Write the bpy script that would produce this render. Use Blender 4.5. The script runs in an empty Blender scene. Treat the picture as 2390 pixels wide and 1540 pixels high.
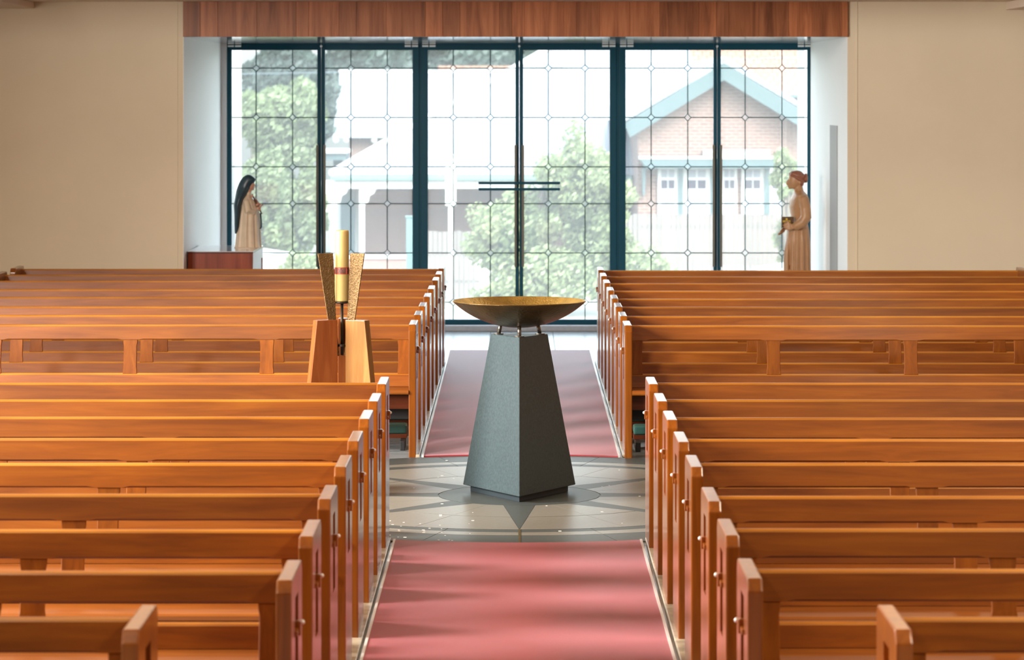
import bpy, bmesh, math, random
from mathutils import Vector, Matrix
random.seed(7)
PI = math.pi
S = bpy.context.scene
COL = S.collection

# ------------------------------------------------------------------ camera
F, VX, VY, H = 7400.0, 1207.0, 222.0, 2.30      # focal length in px, axis pixel, eye height
cd = bpy.data.cameras.new('camera'); cam = bpy.data.objects.new('camera', cd); COL.objects.link(cam)
cam.location = (0, 0, H); cam.rotation_euler = (PI/2, 0, 0)
cd.sensor_width = 36.0; cd.lens = F/2390*36
cd.shift_x = (1195-VX)/2390; cd.shift_y = -(770-VY)/2390
cd.clip_end = 400
cd.dof.use_dof = True; cd.dof.focus_distance = 18.0; cd.dof.aperture_fstop = 6.0
S.camera = cam

# ------------------------------------------------------------------ sky, sun, daylight through the nave windows
w = bpy.data.worlds.new('sky'); S.world = w; w.use_nodes = True
nt = w.node_tree; nt.nodes.clear()
o_ = nt.nodes.new('ShaderNodeOutputWorld'); bg = nt.nodes.new('ShaderNodeBackground'); sk = nt.nodes.new('ShaderNodeTexSky')
sk.sky_type = 'NISHITA'; sk.sun_disc = False; sk.sun_elevation = math.radians(48); sk.sun_rotation = math.radians(150)
sk.air_density = 1.0; sk.dust_density = 4.0; sk.ozone_density = 1.0
bg.inputs['Strength'].default_value = 1.2
hs_ = nt.nodes.new('ShaderNodeHueSaturation'); hs_.inputs['Saturation'].default_value = .35
nt.links.new(sk.outputs[0], hs_.inputs['Color']); nt.links.new(hs_.outputs[0], bg.inputs[0]); nt.links.new(bg.outputs[0], o_.inputs[0])

def light(name, kind, loc, energy, color=(1, 1, 1), size=None, aim=None):
    ld = bpy.data.lights.new(name, kind); ld.energy = energy; ld.color = color
    ob = bpy.data.objects.new(name, ld); COL.objects.link(ob); ob.location = loc
    if size: ld.shape = 'RECTANGLE'; ld.size, ld.size_y = size
    if aim is not None: ob.rotation_euler = Vector(aim).to_track_quat('-Z', 'Y').to_euler()
    return ob
sun = light('sun', 'SUN', (20, -20, 40), 1.0, (1.0, 0.96, 0.9), aim=(-0.42, 0.75, -0.72)); sun.data.angle = math.radians(2)
SIDE_Y = (12.0, 17.0)
for yy in SIDE_Y:
    light('side_window_daylight', 'AREA', (-6.05, yy, 3.0), 840, (1.0, 0.95, 0.88), (2.4, 2.6), (1, 0, -0.0))
for lx, ly, le in ((-3.0, 6.5, 125), (-3.0, 11, 40), (-3.0, 17, 14), (-2.8, 23, 50), (3.8, 6.5, 190), (3.8, 11, 170), (3.0, 23, 60)):
    light('ceiling_downlight', 'AREA', (lx, ly, 5.4), le, (1.0, 0.87, 0.66), (1.2, 2.4), (0, 0, -1))
S.view_settings.view_transform = 'Standard'; S.view_settings.look = 'None'
S.view_settings.exposure = 0.6; S.view_settings.gamma = 1.0; S.view_settings.use_curve_mapping = False
S.cycles.max_bounces = 8; S.cycles.diffuse_bounces = 4; S.cycles.glossy_bounces = 3; S.cycles.transparent_max_bounces = 16
S.cycles.caustics_reflective = False; S.cycles.caustics_refractive = False

# ------------------------------------------------------------------ materials
def srgb(r, g, b):
    f = lambda c: (c/255/12.92) if c/255 <= 0.04045 else ((c/255+0.055)/1.055)**2.4
    return (f(r), f(g), f(b), 1)
def mat(name, col, rough=0.5, metal=0.0, noise=None, bump=None, var=0.0, coat=0.0, spec=0.5, emis=None):
    """plain principled material; noise=(scale, amount) mottles the colour, bump=(scale, strength)"""
    m = bpy.data.materials.new(name); m.use_nodes = True; t = m.node_tree; p = t.nodes['Principled BSDF']
    c = srgb(*col)
    p.inputs['Roughness'].default_value = rough; p.inputs['Metallic'].default_value = metal
    p.inputs['Specular IOR Level'].default_value = spec
    p.inputs['Coat Weight'].default_value = coat; p.inputs['Coat Roughness'].default_value = 0.12
    p.inputs['Base Color'].default_value = c
    tc = t.nodes.new('ShaderNodeTexCoord'); last = None
    if noise:
        n = t.nodes.new('ShaderNodeTexNoise'); n.inputs['Scale'].default_value = noise[0]; n.inputs['Detail'].default_value = 5
        t.links.new(tc.outputs['Object'], n.inputs['Vector'])
        r = t.nodes.new('ShaderNodeMapRange'); r.inputs['From Min'].default_value = .3; r.inputs['From Max'].default_value = .7
        r.inputs['To Min'].default_value = 1-noise[1]; r.inputs['To Max'].default_value = 1+noise[1]
        t.links.new(n.outputs[0], r.inputs['Value']); last = r.outputs[0]
    if var:
        oi = t.nodes.new('ShaderNodeObjectInfo'); r = t.nodes.new('ShaderNodeMapRange')
        r.inputs['To Min'].default_value = 1-var; r.inputs['To Max'].default_value = 1+var
        t.links.new(oi.outputs['Random'], r.inputs['Value'])
        if last is None: last = r.outputs[0]
        else:
            mu = t.nodes.new('ShaderNodeMath'); mu.operation = 'MULTIPLY'
            t.links.new(last, mu.inputs[0]); t.links.new(r.outputs[0], mu.inputs[1]); last = mu.outputs[0]
    if last is not None:
        v = t.nodes.new('ShaderNodeVectorMath'); v.operation = 'SCALE'; v.inputs[0].default_value = c[:3]
        t.links.new(last, v.inputs['Scale']); t.links.new(v.outputs[0], p.inputs['Base Color'])
    if bump:
        n = t.nodes.new('ShaderNodeTexNoise'); n.inputs['Scale'].default_value = bump[0]; n.inputs['Detail'].default_value = 3
        t.links.new(tc.outputs['Object'], n.inputs['Vector'])
        b = t.nodes.new('ShaderNodeBump'); b.inputs['Strength'].default_value = bump[1]; b.inputs['Distance'].default_value = .01
        t.links.new(n.outputs[0], b.inputs['Height']); t.links.new(b.outputs[0], p.inputs['Normal'])
    return m
def wood(name, dark, mid, lite, axis, rough=0.32, freq=22.0, var=.16, coat=.35):
    m = bpy.data.materials.new(name); m.use_nodes = True; t = m.node_tree; p = t.nodes['Principled BSDF']
    tc = t.nodes.new('ShaderNodeTexCoord'); oi = t.nodes.new('ShaderNodeObjectInfo')
    ml = t.nodes.new('ShaderNodeVectorMath'); ml.operation = 'SCALE'; ml.inputs[0].default_value = (37, 53, 71)
    t.links.new(oi.outputs['Random'], ml.inputs['Scale'])
    ad = t.nodes.new('ShaderNodeVectorMath'); t.links.new(tc.outputs['Object'], ad.inputs[0]); t.links.new(ml.outputs[0], ad.inputs[1])
    mp = t.nodes.new('ShaderNodeMapping'); t.links.new(ad.outputs[0], mp.inputs[0])
    s = [freq]*3; s['xyz'.index(axis)] = freq*.07; mp.inputs['Scale'].default_value = s
    n = t.nodes.new('ShaderNodeTexNoise'); n.inputs['Scale'].default_value = 1; n.inputs['Detail'].default_value = 7; n.inputs['Roughness'].default_value = .62; n.inputs['Distortion'].default_value = .6
    t.links.new(mp.outputs[0], n.inputs['Vector'])
    cr = t.nodes.new('ShaderNodeValToRGB'); e = cr.color_ramp.elements
    e[0].position = .28; e[0].color = srgb(*dark); e[1].position = .72; e[1].color = srgb(*lite)
    x = e.new(.5); x.color = srgb(*mid)
    t.links.new(n.outputs[0], cr.inputs[0])
    r = t.nodes.new('ShaderNodeMapRange'); r.inputs['To Min'].default_value = 1-var; r.inputs['To Max'].default_value = 1+var
    t.links.new(oi.outputs['Random'], r.inputs['Value'])
    n2 = t.nodes.new('ShaderNodeTexNoise'); n2.inputs['Scale'].default_value = 1.6; n2.inputs['Detail'].default_value = 2
    t.links.new(ad.outputs[0], n2.inputs['Vector'])
    r2 = t.nodes.new('ShaderNodeMapRange'); r2.inputs['From Min'].default_value = .3; r2.inputs['From Max'].default_value = .7
    r2.inputs['To Min'].default_value = .86; r2.inputs['To Max'].default_value = 1.1; t.links.new(n2.outputs[0], r2.inputs['Value'])
    mu = t.nodes.new('ShaderNodeMath'); mu.operation = 'MULTIPLY'; t.links.new(r.outputs[0], mu.inputs[0]); t.links.new(r2.outputs[0], mu.inputs[1])
    v = t.nodes.new('ShaderNodeVectorMath'); v.operation = 'SCALE'
    t.links.new(cr.outputs[0], v.inputs[0]); t.links.new(mu.outputs[0], v.inputs['Scale']); t.links.new(v.outputs[0], p.inputs['Base Color'])
    p.inputs['Roughness'].default_value = rough; p.inputs['Specular IOR Level'].default_value = .2 if rough > .45 else .3; p.inputs['Coat Weight'].default_value = coat; p.inputs['Coat Roughness'].default_value = .16
    return m
def glass(name, tint, haze=.12, gloss=.06):
    m = bpy.data.materials.new(name); m.use_nodes = True; t = m.node_tree; t.nodes.clear()
    o = t.nodes.new('ShaderNodeOutputMaterial'); tr = t.nodes.new('ShaderNodeBsdfTransparent'); tr.inputs[0].default_value = (*tint, 1)
    tl = t.nodes.new('ShaderNodeBsdfTranslucent'); tl.inputs[0].default_value = (.93, .97, 1, 1)
    gl = t.nodes.new('ShaderNodeBsdfGlossy'); gl.inputs['Roughness'].default_value = .03
    a = t.nodes.new('ShaderNodeMixShader'); a.inputs[0].default_value = haze; b = t.nodes.new('ShaderNodeMixShader'); b.inputs[0].default_value = gloss
    t.links.new(tr.outputs[0], a.inputs[1]); t.links.new(tl.outputs[0], a.inputs[2])
    t.links.new(a.outputs[0], b.inputs[1]); t.links.new(gl.outputs[0], b.inputs[2]); t.links.new(b.outputs[0], o.inputs[0])
    return m
def brickmat(name, c1, c2, mortar, bw=.23, bh=.086, sz=.012, axis='xz', rough=.85, offset=.5):
    m = bpy.data.materials.new(name); m.use_nodes = True; t = m.node_tree; p = t.nodes['Principled BSDF']
    tc = t.nodes.new('ShaderNodeTexCoord'); sp = t.nodes.new('ShaderNodeSeparateXYZ'); cb = t.nodes.new('ShaderNodeCombineXYZ')
    t.links.new(tc.outputs['Object'], sp.inputs[0]); t.links.new(sp.outputs['XYZ'.index(axis[0].upper())], cb.inputs[0]); t.links.new(sp.outputs['XYZ'.index(axis[1].upper())], cb.inputs[1])
    b = t.nodes.new('ShaderNodeTexBrick'); t.links.new(cb.outputs[0], b.inputs['Vector']); b.offset = offset
    b.inputs['Color1'].default_value = srgb(*c1); b.inputs['Color2'].default_value = srgb(*c2); b.inputs['Mortar'].default_value = srgb(*mortar)
    b.inputs['Scale'].default_value = 1; b.inputs['Mortar Size'].default_value = sz; b.inputs['Brick Width'].default_value = bw; b.inputs['Row Height'].default_value = bh
    t.links.new(b.outputs[0], p.inputs['Base Color']); p.inputs['Roughness'].default_value = rough
    return m

M = {}
PEW = ((110, 56, 9), (130, 69, 12), (146, 83, 18))
M['pew_x'] = wood('pew_timber_long', *PEW, 'x', coat=.1, rough=.44)
M['pew_s'] = wood('pew_timber_stile', *PEW, 'z', coat=.04, rough=.5)
M['pew_edge'] = wood('pew_edge_highlight', (146, 86, 18), (166, 104, 26), (182, 122, 38), 'x', rough=.4, coat=.1)  # overhead highlight along the rail tops, painted as a lighter yellow timber
M['pew_z'] = wood('pew_timber_upright', *PEW, 'z', coat=.7)
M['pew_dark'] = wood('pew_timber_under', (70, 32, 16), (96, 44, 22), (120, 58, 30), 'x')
M['slot'] = mat('slot_shadow_gap', (70, 34, 20), .7)
M['header'] = wood('header_timber', (118, 68, 42), (158, 97, 62), (182, 118, 80), 'z', rough=.45, freq=16, var=.22, coat=.1)
M['cab'] = wood('cabinet_timber', (120, 48, 26), (150, 66, 38), (172, 84, 50), 'z', freq=14)
M['stand_lit'] = wood('stand_timber_lit', (134, 88, 42), (154, 106, 54), (170, 124, 70), 'z', freq=30, var=.05, coat=.1)  # lit copy of the stand timber: side light painted into the right leg
M['stand'] = wood('stand_timber', (120, 62, 28), (144, 78, 38), (164, 96, 50), 'z', freq=24, var=.06, coat=.1)
M['wall'] = mat('beige_painted_wall', (220, 206, 180), .8, noise=(1.5, .03), bump=(180, .05))
M['white'] = mat('white_paint', (246, 245, 245), .55)
M['ceil'] = mat('ceiling_paint', (226, 208, 190), .8)
M['nave_ceil'] = wood('nave_ceiling_timber', (104, 72, 50), (132, 96, 68), (150, 112, 80), 'y', rough=.6, coat=0)
M['face_brick'] = brickmat('brown_face_brick', (140, 96, 74), (122, 80, 62), (150, 136, 122), axis='yz')
M['face_brick2'] = brickmat('sanctuary_brick', (140, 96, 74), (122, 80, 62), (150, 136, 122), axis='xz')
M['soffit'] = mat('glossy_soffit', (150, 146, 146), .08, spec=.9, noise=(3, .1))
M['grey'] = mat('grey_paint', (160, 156, 154), .6)
M['frame'] = mat('dark_teal_metal', (14, 76, 94), .45, metal=.0, spec=.25)
M['frame2'] = mat('bronze_pull', (112, 106, 94), .45, metal=.3)
M['lead'] = mat('lead_came', (64, 92, 98), .6)
M['acrylic'] = mat('clear_fitting', (250, 255, 254), .15, spec=.9)
M['glass'] = glass('leaded_glass', (.94, 1, 1), .085)
M['glassd'] = glass('diamond_glass', (.9, .97, .98), .11)
M['sill'] = mat('sill_stone', (196, 196, 200), .45, noise=(30, .05))
M['tile'] = mat('grey_floor_tile', (150, 160, 164), .22, noise=(5, .12), var=.06, spec=.6)
M['grout'] = mat('tile_grout', (96, 100, 100), .9)
M['carpet'] = mat('red_carpet', (154, 52, 60), .52, noise=(160, .14), bump=(420, .15), spec=.5)
M['carpet'].node_tree.nodes['Principled BSDF'].inputs['Sheen Weight'].default_value = .2; M['carpet'].node_tree.nodes['Principled BSDF'].inputs['Sheen Roughness'].default_value = .4; M['carpet'].node_tree.nodes['Principled BSDF'].inputs['Sheen Tint'].default_value = (1, .9, .98, 1)
M['strip'] = mat('aluminium_edging', (222, 222, 218), .35, metal=.15)
M['kerb'] = mat('worn_stone_kerb', (170, 158, 136), .35, noise=(14, .35), spec=.6)
M['sdark'] = mat('dark_medallion_stone', (68, 75, 74), .45, noise=(60, .1), var=.07)
M['slite'] = mat('pale_medallion_stone', (126, 124, 114), .38, noise=(50, .07), var=.05)
M['brass'] = mat('brass_strip', (150, 126, 70), .35, metal=.9)
M['granite'] = mat('charcoal_granite', (58, 74, 78), .42, noise=(70, .2), bump=(200, .08))
M['granite2'] = mat('black_plinth_base', (44, 54, 60), .4)
M['bronze'] = mat('beaten_bronze', (114, 90, 62), .3, metal=.85, noise=(9, .25), bump=(60, .25))
M['gold'] = mat('gilt_inside', (172, 140, 70), .38, metal=.75, noise=(20, .2), bump=(90, .35))
M['steel'] = mat('steel_rod', (120, 116, 108), .3, metal=.9)
M['blade'] = mat('hammered_bronze', (126, 100, 66), .42, metal=.75, bump=(120, .9), noise=(50, .2))
M['dmetal'] = mat('dark_bronze', (64, 54, 44), .4, metal=.7)
M['wax'] = mat('beeswax', (198, 176, 112), .45, noise=(8, .05)); M['wax'].node_tree.nodes['Principled BSDF'].inputs['Subsurface Weight'].default_value = .15
M['band'] = mat('candle_band', (120, 84, 76), .4, metal=.3, noise=(90, .5))
M['bandr'] = mat('candle_band_red', (176, 60, 44), .5)
M['vinyl'] = mat('green_vinyl', (52, 96, 88), .38)
M['iron'] = mat('black_iron', (30, 32, 34), .5)
M['paper'] = mat('white_paper', (240, 240, 236), .8)
# statues
M['habit'] = mat('cream_glaze', (220, 198, 170), .4, noise=(12, .06))
M['veil'] = mat('dark_veil_glaze', (42, 66, 76), .32)
M['skin'] = mat('painted_skin', (206, 156, 130), .45)
M['rose'] = mat('rose_paint', (206, 150, 120), .5)
M['darkwood'] = mat('dark_brown_paint', (84, 58, 38), .5)
M['carved'] = mat('carved_limewood', (186, 138, 96), .42, noise=(8, .08))
M['hair'] = mat('carved_hair', (150, 92, 66), .45)
M['cover'] = mat('book_cover', (96, 66, 34), .5)
M['giltp'] = mat('gilt_paint', (232, 196, 84), .35, metal=.5)
# outside
M['brick'] = brickmat('pale_red_brick', (94, 67, 58), (82, 57, 50), (108, 94, 87))
M['brick2'] = brickmat('shaded_brick', (92, 66, 58), (86, 58, 53), (94, 82, 76))
M['roof'] = brickmat('pale_corrugated_roof', (106, 109, 114), (103, 107, 112), (82, 90, 102), bw=.14, bh=50, sz=.02, axis='xy', rough=.5)
M['tileroof'] = brickmat('terracotta_tiles', (118, 87, 71), (110, 78, 62), (83, 50, 40), bw=.3, bh=.32, sz=.03, axis='xy')
M['teal'] = mat('teal_paint', (44, 62, 65), .5)
M['tealm'] = mat('teal_gutter', (68, 92, 92), .5)
M['wframe'] = mat('white_window_paint', (150, 150, 150), .5)
M['hglass'] = mat('house_window_glass', (52, 49, 61), .1, spec=.7)
M['curtain'] = mat('lace_curtain', (111, 112, 121), .9)
M['fence'] = mat('weathered_paling', (90, 84, 81), .85, var=.1, noise=(6, .08))
M['leafA'] = mat('olive_leaves', (100, 112, 78), .6, noise=(1.2, .35))
M['leafB'] = mat('bright_leaves', (116, 126, 88), .6, noise=(1.4, .3))
M['leafC'] = mat('grey_green_leaves', (55, 70, 64), .6, noise=(.8, .35))
for k_ in 'ABC':
    t = M['leaf'+k_].node_tree; p = t.nodes['Principled BSDF']; o = t.nodes['Material Output']; tl = t.nodes.new('ShaderNodeBsdfTranslucent'); mx = t.nodes.new('ShaderNodeMixShader'); mx.inputs[0].default_value = .45
    src = p.inputs['Base Color'].links[0].from_socket; t.links.new(src, tl.inputs[0]); t.links.new(p.outputs[0], mx.inputs[1]); t.links.new(tl.outputs[0], mx.inputs[2]); t.links.new(mx.outputs[0], o.inputs['Surface'])
M['bark'] = mat('bark', (81, 71, 62), .9, noise=(10, .2))
M['car'] = mat('white_car_paint', (167, 170, 173), .2, coat=.5)
M['car2'] = mat('silver_car_paint', (152, 158, 163), .2, coat=.5)
M['carglass'] = mat('car_glass', (89, 101, 111), .1, spec=.8)
M['rubber'] = mat('tyre', (30, 30, 31), .8)
M['ground'] = mat('verge_and_street', (126, 127, 115), .9, noise=(.6, .15))
M['wire'] = mat('wire', (67, 81, 89), .6)
M['concrete'] = mat('pale_concrete', (158, 157, 155), .8, noise=(4, .06))
M['pinkwall'] = mat('pink_render', (118, 87, 80), .8, noise=(3, .1))

# ------------------------------------------------------------------ mesh helpers
class MB:
    def __init__(s): s.v = []; s.f = []
    def box(s, x0, x1, y0, y1, z0, z1):
        b = len(s.v); s.v += [(x, y, z) for z in (z0, z1) for y in (y0, y1) for x in (x0, x1)]
        s.f += [tuple(b+i for i in q) for q in ((0, 2, 3, 1), (4, 5, 7, 6), (0, 1, 5, 4), (2, 6, 7, 3), (0, 4, 6, 2), (1, 3, 7, 5))]; return s
    def loft(s, rings, cap=True):
        """rings: lists of points of equal count"""
        b = len(s.v); n = len(rings[0])
        for r in rings: s.v += [tuple(p) for p in r]
        for k in range(len(rings)-1):
            for i in range(n):
                j = (i+1) % n; s.f.append((b+k*n+i, b+k*n+j, b+(k+1)*n+j, b+(k+1)*n+i))
        if cap:
            s.f.append(tuple(b+i for i in reversed(range(n)))); s.f.append(tuple(b+(len(rings)-1)*n+i for i in range(n)))
        return s
    def prism(s, poly, axis, a, b_):
        """poly of (p,q) extruded along axis; x:(y,z) y:(x,z) z:(x,y)"""
        mk = {'x': lambda p, q, t: (t, p, q), 'y': lambda p, q, t: (p, t, q), 'z': lambda p, q, t: (p, q, t)}[axis]
        return s.loft([[mk(p, q, a) for p, q in poly], [mk(p, q, b_) for p, q in poly]])
    def tube(s, pts, rad, n=8):
        pts = [Vector(p) for p in pts]; rad = rad if isinstance(rad, (list, tuple)) else [rad]*len(pts); rings = []
        for i, p in enumerate(pts):
            d = (pts[min(i+1, len(pts)-1)]-pts[max(i-1, 0)]).normalized()
            a = Vector((0, 0, 1)) if abs(d.z) < .9 else Vector((1, 0, 0))
            u = d.cross(a).normalized(); v = d.cross(u)
            rings.append([p+(u*math.cos(2*PI*k/n)+v*math.sin(2*PI*k/n))*rad[i] for k in range(n)])
        return s.loft(rings)
    def lathe(s, prof, n=48, c=(0, 0), cap=True):
        return s.loft([[(c[0]+r*math.cos(2*PI*k/n), c[1]+r*math.sin(2*PI*k/n), z) for k in range(n)] for r, z in prof], cap)
    def ball(s, c, r, n=12, m=8):
        r = r if isinstance(r, (list, tuple)) else (r, r, r)
        return s.loft([[(c[0]+r[0]*math.sin(t)*math.cos(2*PI*k/n), c[1]+r[1]*math.sin(t)*math.sin(2*PI*k/n), c[2]-r[2]*math.cos(t)) for k in range(n)]
                       for t in [PI*(j+.15)/(m+.3) for j in range(m+1)]])
    def mesh(s, name, m, smooth=False, bev=0, seg=2):
        me = bpy.data.meshes.new(name); me.from_pydata([tuple(p) for p in s.v], [], s.f)
        bm = bmesh.new(); bm.from_mesh(me); bmesh.ops.recalc_face_normals(bm, faces=bm.faces)
        if bev:
            ed = [e for e in bm.edges if len(e.link_faces) == 2 and e.calc_face_angle(0) > .5]
            bmesh.ops.bevel(bm, geom=ed, offset=bev, segments=seg, affect='EDGES', profile=.6, clamp_overlap=True)
        bm.to_mesh(me); bm.free(); me.update()
        if smooth: me.shade_smooth()
        if m is not None: me.materials.append(m)
        return me
    def build(s, name, m, parent=None, smooth=False, bev=0, seg=2, loc=None):
        return link(name, s.mesh(name, m, smooth, bev, seg), parent, loc)
def link(name, me, parent=None, loc=None):
    o = bpy.data.objects.new(name, me); COL.objects.link(o)
    if parent is not None: o.parent = parent
    if loc is not None: o.location = loc
    return o
def tag(o, label, cat, group=None):
    o['label'] = label; o['category'] = cat
    if group: o['group'] = group
    return o
def thing(name, label, cat, loc=(0, 0, 0), rz=0, group=None):
    o = bpy.data.objects.new(name, None); COL.objects.link(o); o.location = loc; o.rotation_euler = (0, 0, rz); o.empty_display_size = .1
    return tag(o, label, cat, group)
def struct(o, label=None, cat=None):
    o['kind'] = 'structure'
    if label: o['label'] = label
    if cat: o['category'] = cat
    return o
def sroot(name, label, cat, loc=(0, 0, 0)):
    o = bpy.data.objects.new(name, None); COL.objects.link(o); o.location = loc; o.empty_display_size = .1; return struct(o, label, cat)
def dup(root, loc, label):
    r = root.copy(); COL.objects.link(r); r.location = loc; r['label'] = label
    for ch in root.children:
        c = ch.copy(); COL.objects.link(c); c.parent = r
        for g in ch.children:
            d = g.copy(); COL.objects.link(d); d.parent = c
    return r
def px(x, D): return (x-VX)*D/F
def pz(y, D): return H-(y-VY)*D/F
def evalmesh(o, name):
    dg = bpy.context.evaluated_depsgraph_get(); me = bpy.data.meshes.new_from_object(o.evaluated_get(dg)); me.name = name; return me

# ------------------------------------------------------------------ the room
WY = 27.5; WIN = 31.0                         # plane of the end wall, plane of the glazed doors
OL, OR = px(428, WY), px(1978, WY)            # opening in the end wall
ZH, ZC = pz(86, WY), pz(4, WY)                # underside of timber header, ceiling
struct(MB().box(-6.2, 6.2, -3.2, WIN+.3, -.12, -.008).build('floor', M['grout']), 'grey tiled church floor', 'floor')
floor = bpy.data.objects['floor']
struct(MB().box(-6.2, OL, WY, WY+.2, 0, ZC+.1).build('wall_back_left', M['wall']), 'beige end wall left of the glazed doors', 'wall')
struct(MB().box(OR, 6.2, WY, WY+.2, 0, ZC+.1).build('wall_back_right', M['wall']), 'beige end wall right of the glazed doors', 'wall')
for nm, xa, xb in (('trim_1', OL-.062, OL-.048), ('trim_2', OR+.075, OR+.087)):
    struct(MB().box(xa, xb, WY-.004, WY+.01, 0, ZC).build(nm, M['wall']), 'thin vertical joint strip beside the opening', 'trim')
struct(MB().box(OL-.3, OL, WY+.2, WIN+.3, 0, ZH+.3).build('wall_recess_left', M['white']), 'white side wall of the glazed porch behind the statue of the nun', 'wall')
wr = struct(MB().box(OR, OR+.3, WY+.2, WIN+.3, 0, ZH+.3).build('wall_recess_right', M['white']), 'white side wall of the glazed porch behind the carved statue', 'wall')
MB().box(OL-.001, OL+.002, WY-.001, WY+.2, 0, ZH).build('reveal_face', M['white'], bpy.data.objects['wall_recess_left'])
MB().box(OR-.002, OR+.001, WY-.001, WY+.2, 0, ZH).build('reveal_face', M['white'], wr)
MB().box(OR-.006, OR+.002, 28.34, 29.0, 0, pz(293, 28.5)).build('tall_panel', M['grey'], wr, bev=.002)
struct(MB().box(OL, OR, WY+.03, WIN+.3, ZH, ZH+.2).build('ceiling_porch', M['soffit']), 'glossy soffit over the glazed doors', 'ceiling')
# low ceiling at the back, higher nave, side bulkheads
struct(MB().box(-6.2, 6.2, 25.6, WY+.2, ZC, ZC+.2).build('ceiling_low', M['ceil']), 'low pinkish ceiling over the rear pews', 'ceiling')
struct(MB().box(-6.2, px(80, WY), 25.6, WY, pz(20, WY), ZC).build('ceiling_bulkhead_left', M['ceil'], bev=.01), 'dropped ceiling edge in the top left corner', 'ceiling')
struct(MB().box(px(2347, WY), 6.2, 25.6, WY, pz(23, WY), ZC).build('ceiling_bulkhead_right', M['ceil'], bev=.01), 'dropped ceiling edge in the top right corner', 'ceiling')
struct(MB().box(-6.2, 6.2, 25.5, 25.6, ZC, 5.6).build('wall_over_rear_pews', M['wall']))
struct(MB().box(-6.4, 6.4, -3.4, 25.6, 5.5, 5.7).build('ceiling', M['nave_ceil']))
# left wall with tall windows, plain right wall, brick wall behind the sanctuary
wl = MB(); ys = [-3.2]+[v for y in SIDE_Y for v in (y-1.2, y+1.2)]+[WY]
for i in range(0, len(ys), 2): wl.box(-6.2, -6.0, ys[i], ys[i+1], 0, 5.6)
for y in SIDE_Y: wl.box(-6.2, -6.0, y-1.2, y+1.2, 0, 1.7); wl.box(-6.2, -6.0, y-1.2, y+1.2, 4.3, 5.6)
struct(wl.build('wall_left', M['wall']))
struct(MB().box(6.0, 6.2, -3.2, WY, 0, 5.6).build('wall_right', M['face_brick']))
struct(MB().box(-6.2, 6.2, -3.2, -3.0, 0, 5.6).build('wall_front', M['face_brick2']))
# timber header: separate upright boards
hd = sroot('trim_3', 'timber header of upright boards over the glazed opening', 'trim', (0, WY, 0))
MB().box(OL, OR, .0, .03, ZH, ZC).build('backing_board', M['header'], hd)
bx = OL; rr = random.Random(3)
while bx < OR-.01:
    wd = rr.choice((.11, .15, .2, .26, .34)); e = min(bx+wd, OR)
    if OR-e < .05: e = OR
    MB().box(bx+.0004, e-.0004, -.03-rr.random()*.001, .0, ZH, ZC).build('header_board', M['header'], hd, bev=.0015, seg=1); bx = e

# floor tiles, 0.6 m, joints open to the grout below
tm = MB().box(-.298, .298, -.298, .298, -.006, 0).mesh('floor_tile', M['tile'], bev=.002, seg=1)
far = MB()
for i in range(-10, 11):
    for j in range(-5, 53):
        x = .044+.6*i; y = -.3+.6*j
        if abs(x) > 6 or y > WIN+.1: continue
        if y > WY-.6 and abs(x) > 3.05: continue
        if (y > 26.6 and abs(x) < 3.1) or (19.9 < y < 22 and abs(x) < 4.2): link('floor_tile', tm, floor, (x, y, 0))
        elif math.hypot(x, y-18.2) > 1.5: far.box(x-.298, x+.298, y-.298, y+.298, -.006, 0)
fo = far.build('floor_tiling', M['tile'], floor); fo['kind'] = 'stuff'

# round stone medallion under the font
CX, CY = px(1212, 18.2), 18.2
med = sroot('floor_medallion', 'round stone floor medallion with an eight pointed star', 'floor', (CX, CY, 0))
def slab(name, poly, m, z1=.006):
    cx = sum(p[0] for p in poly)/len(poly); cy = sum(p[1] for p in poly)/len(poly); g = .0022; q = []
    for x, y in poly:
        d = math.hypot(x-cx, y-cy); k = max(0, (d-g)/d); q.append((cx+(x-cx)*k, cy+(y-cy)*k))
    return MB().prism(q, 'z', .001, z1).build(name, m, med)
def pol(r, a): return (r*math.sin(a), -r*math.cos(a))
def arc(r, a0, a1, n): return [pol(r, a0+(a1-a0)*i/n) for i in range(n+1)]
MB().lathe([(1.985, .0), (1.985, .003), (.001, .003)], 72).build('bedding_disc', M['granite2'], med)
slab('centre_stone', arc(.463, 0, 2*PI, 40)[:-1], M['sdark'])
ab = math.atan2(.089, .455); bp = math.hypot(.089, .455)
for k in range(8):
    a = k*PI/4
    slab('star_point', arc(.465, a-ab, a+ab, 5)+[pol(1.445, a)], M['sdark'])
    for sg in (1, -1):
        A = lambda t: a+sg*t
        edge = lambda r: ab*(1.445-r)/(1.445-.465)*.465/r if r > .465 else ab   # angle of the star edge at radius r
        inner = [pol(.465, A(ab+(PI/8-ab)*i/3)) for i in range(4)]+[pol(.95, A(PI/8-(PI/8-edge(.95))*i/4)) for i in range(5)]
        outer = [pol(.955, A(edge(.955)+(PI/8-edge(.955))*i/4)) for i in range(5)]+[pol(1.45, A(PI/8*(1-i/5))) for i in range(6)]
        slab('field_slab', inner, M['slite']); slab('field_slab', outer, M['slite'])
for k in range(12):
    a0, a1 = (15+30*k)*PI/180, (45+30*k)*PI/180
    for nm, r0, r1, mm in (('dark_ring_stone', 1.455, 1.55, 'sdark'), ('pale_ring_stone', 1.553, 1.675, 'slite'), ('outer_ring_stone', 1.68, 1.985, 'sdark')):
        slab(nm, arc(r0, a0, a1, 8)+arc(r1, a1, a0, 8), M[mm])
MB().box(-.006, .006, -1.985, -1.45, .004, .0085).build('brass_joint', M['brass'], med)
sc_ = MB(); rr = random.Random(11)
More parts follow.
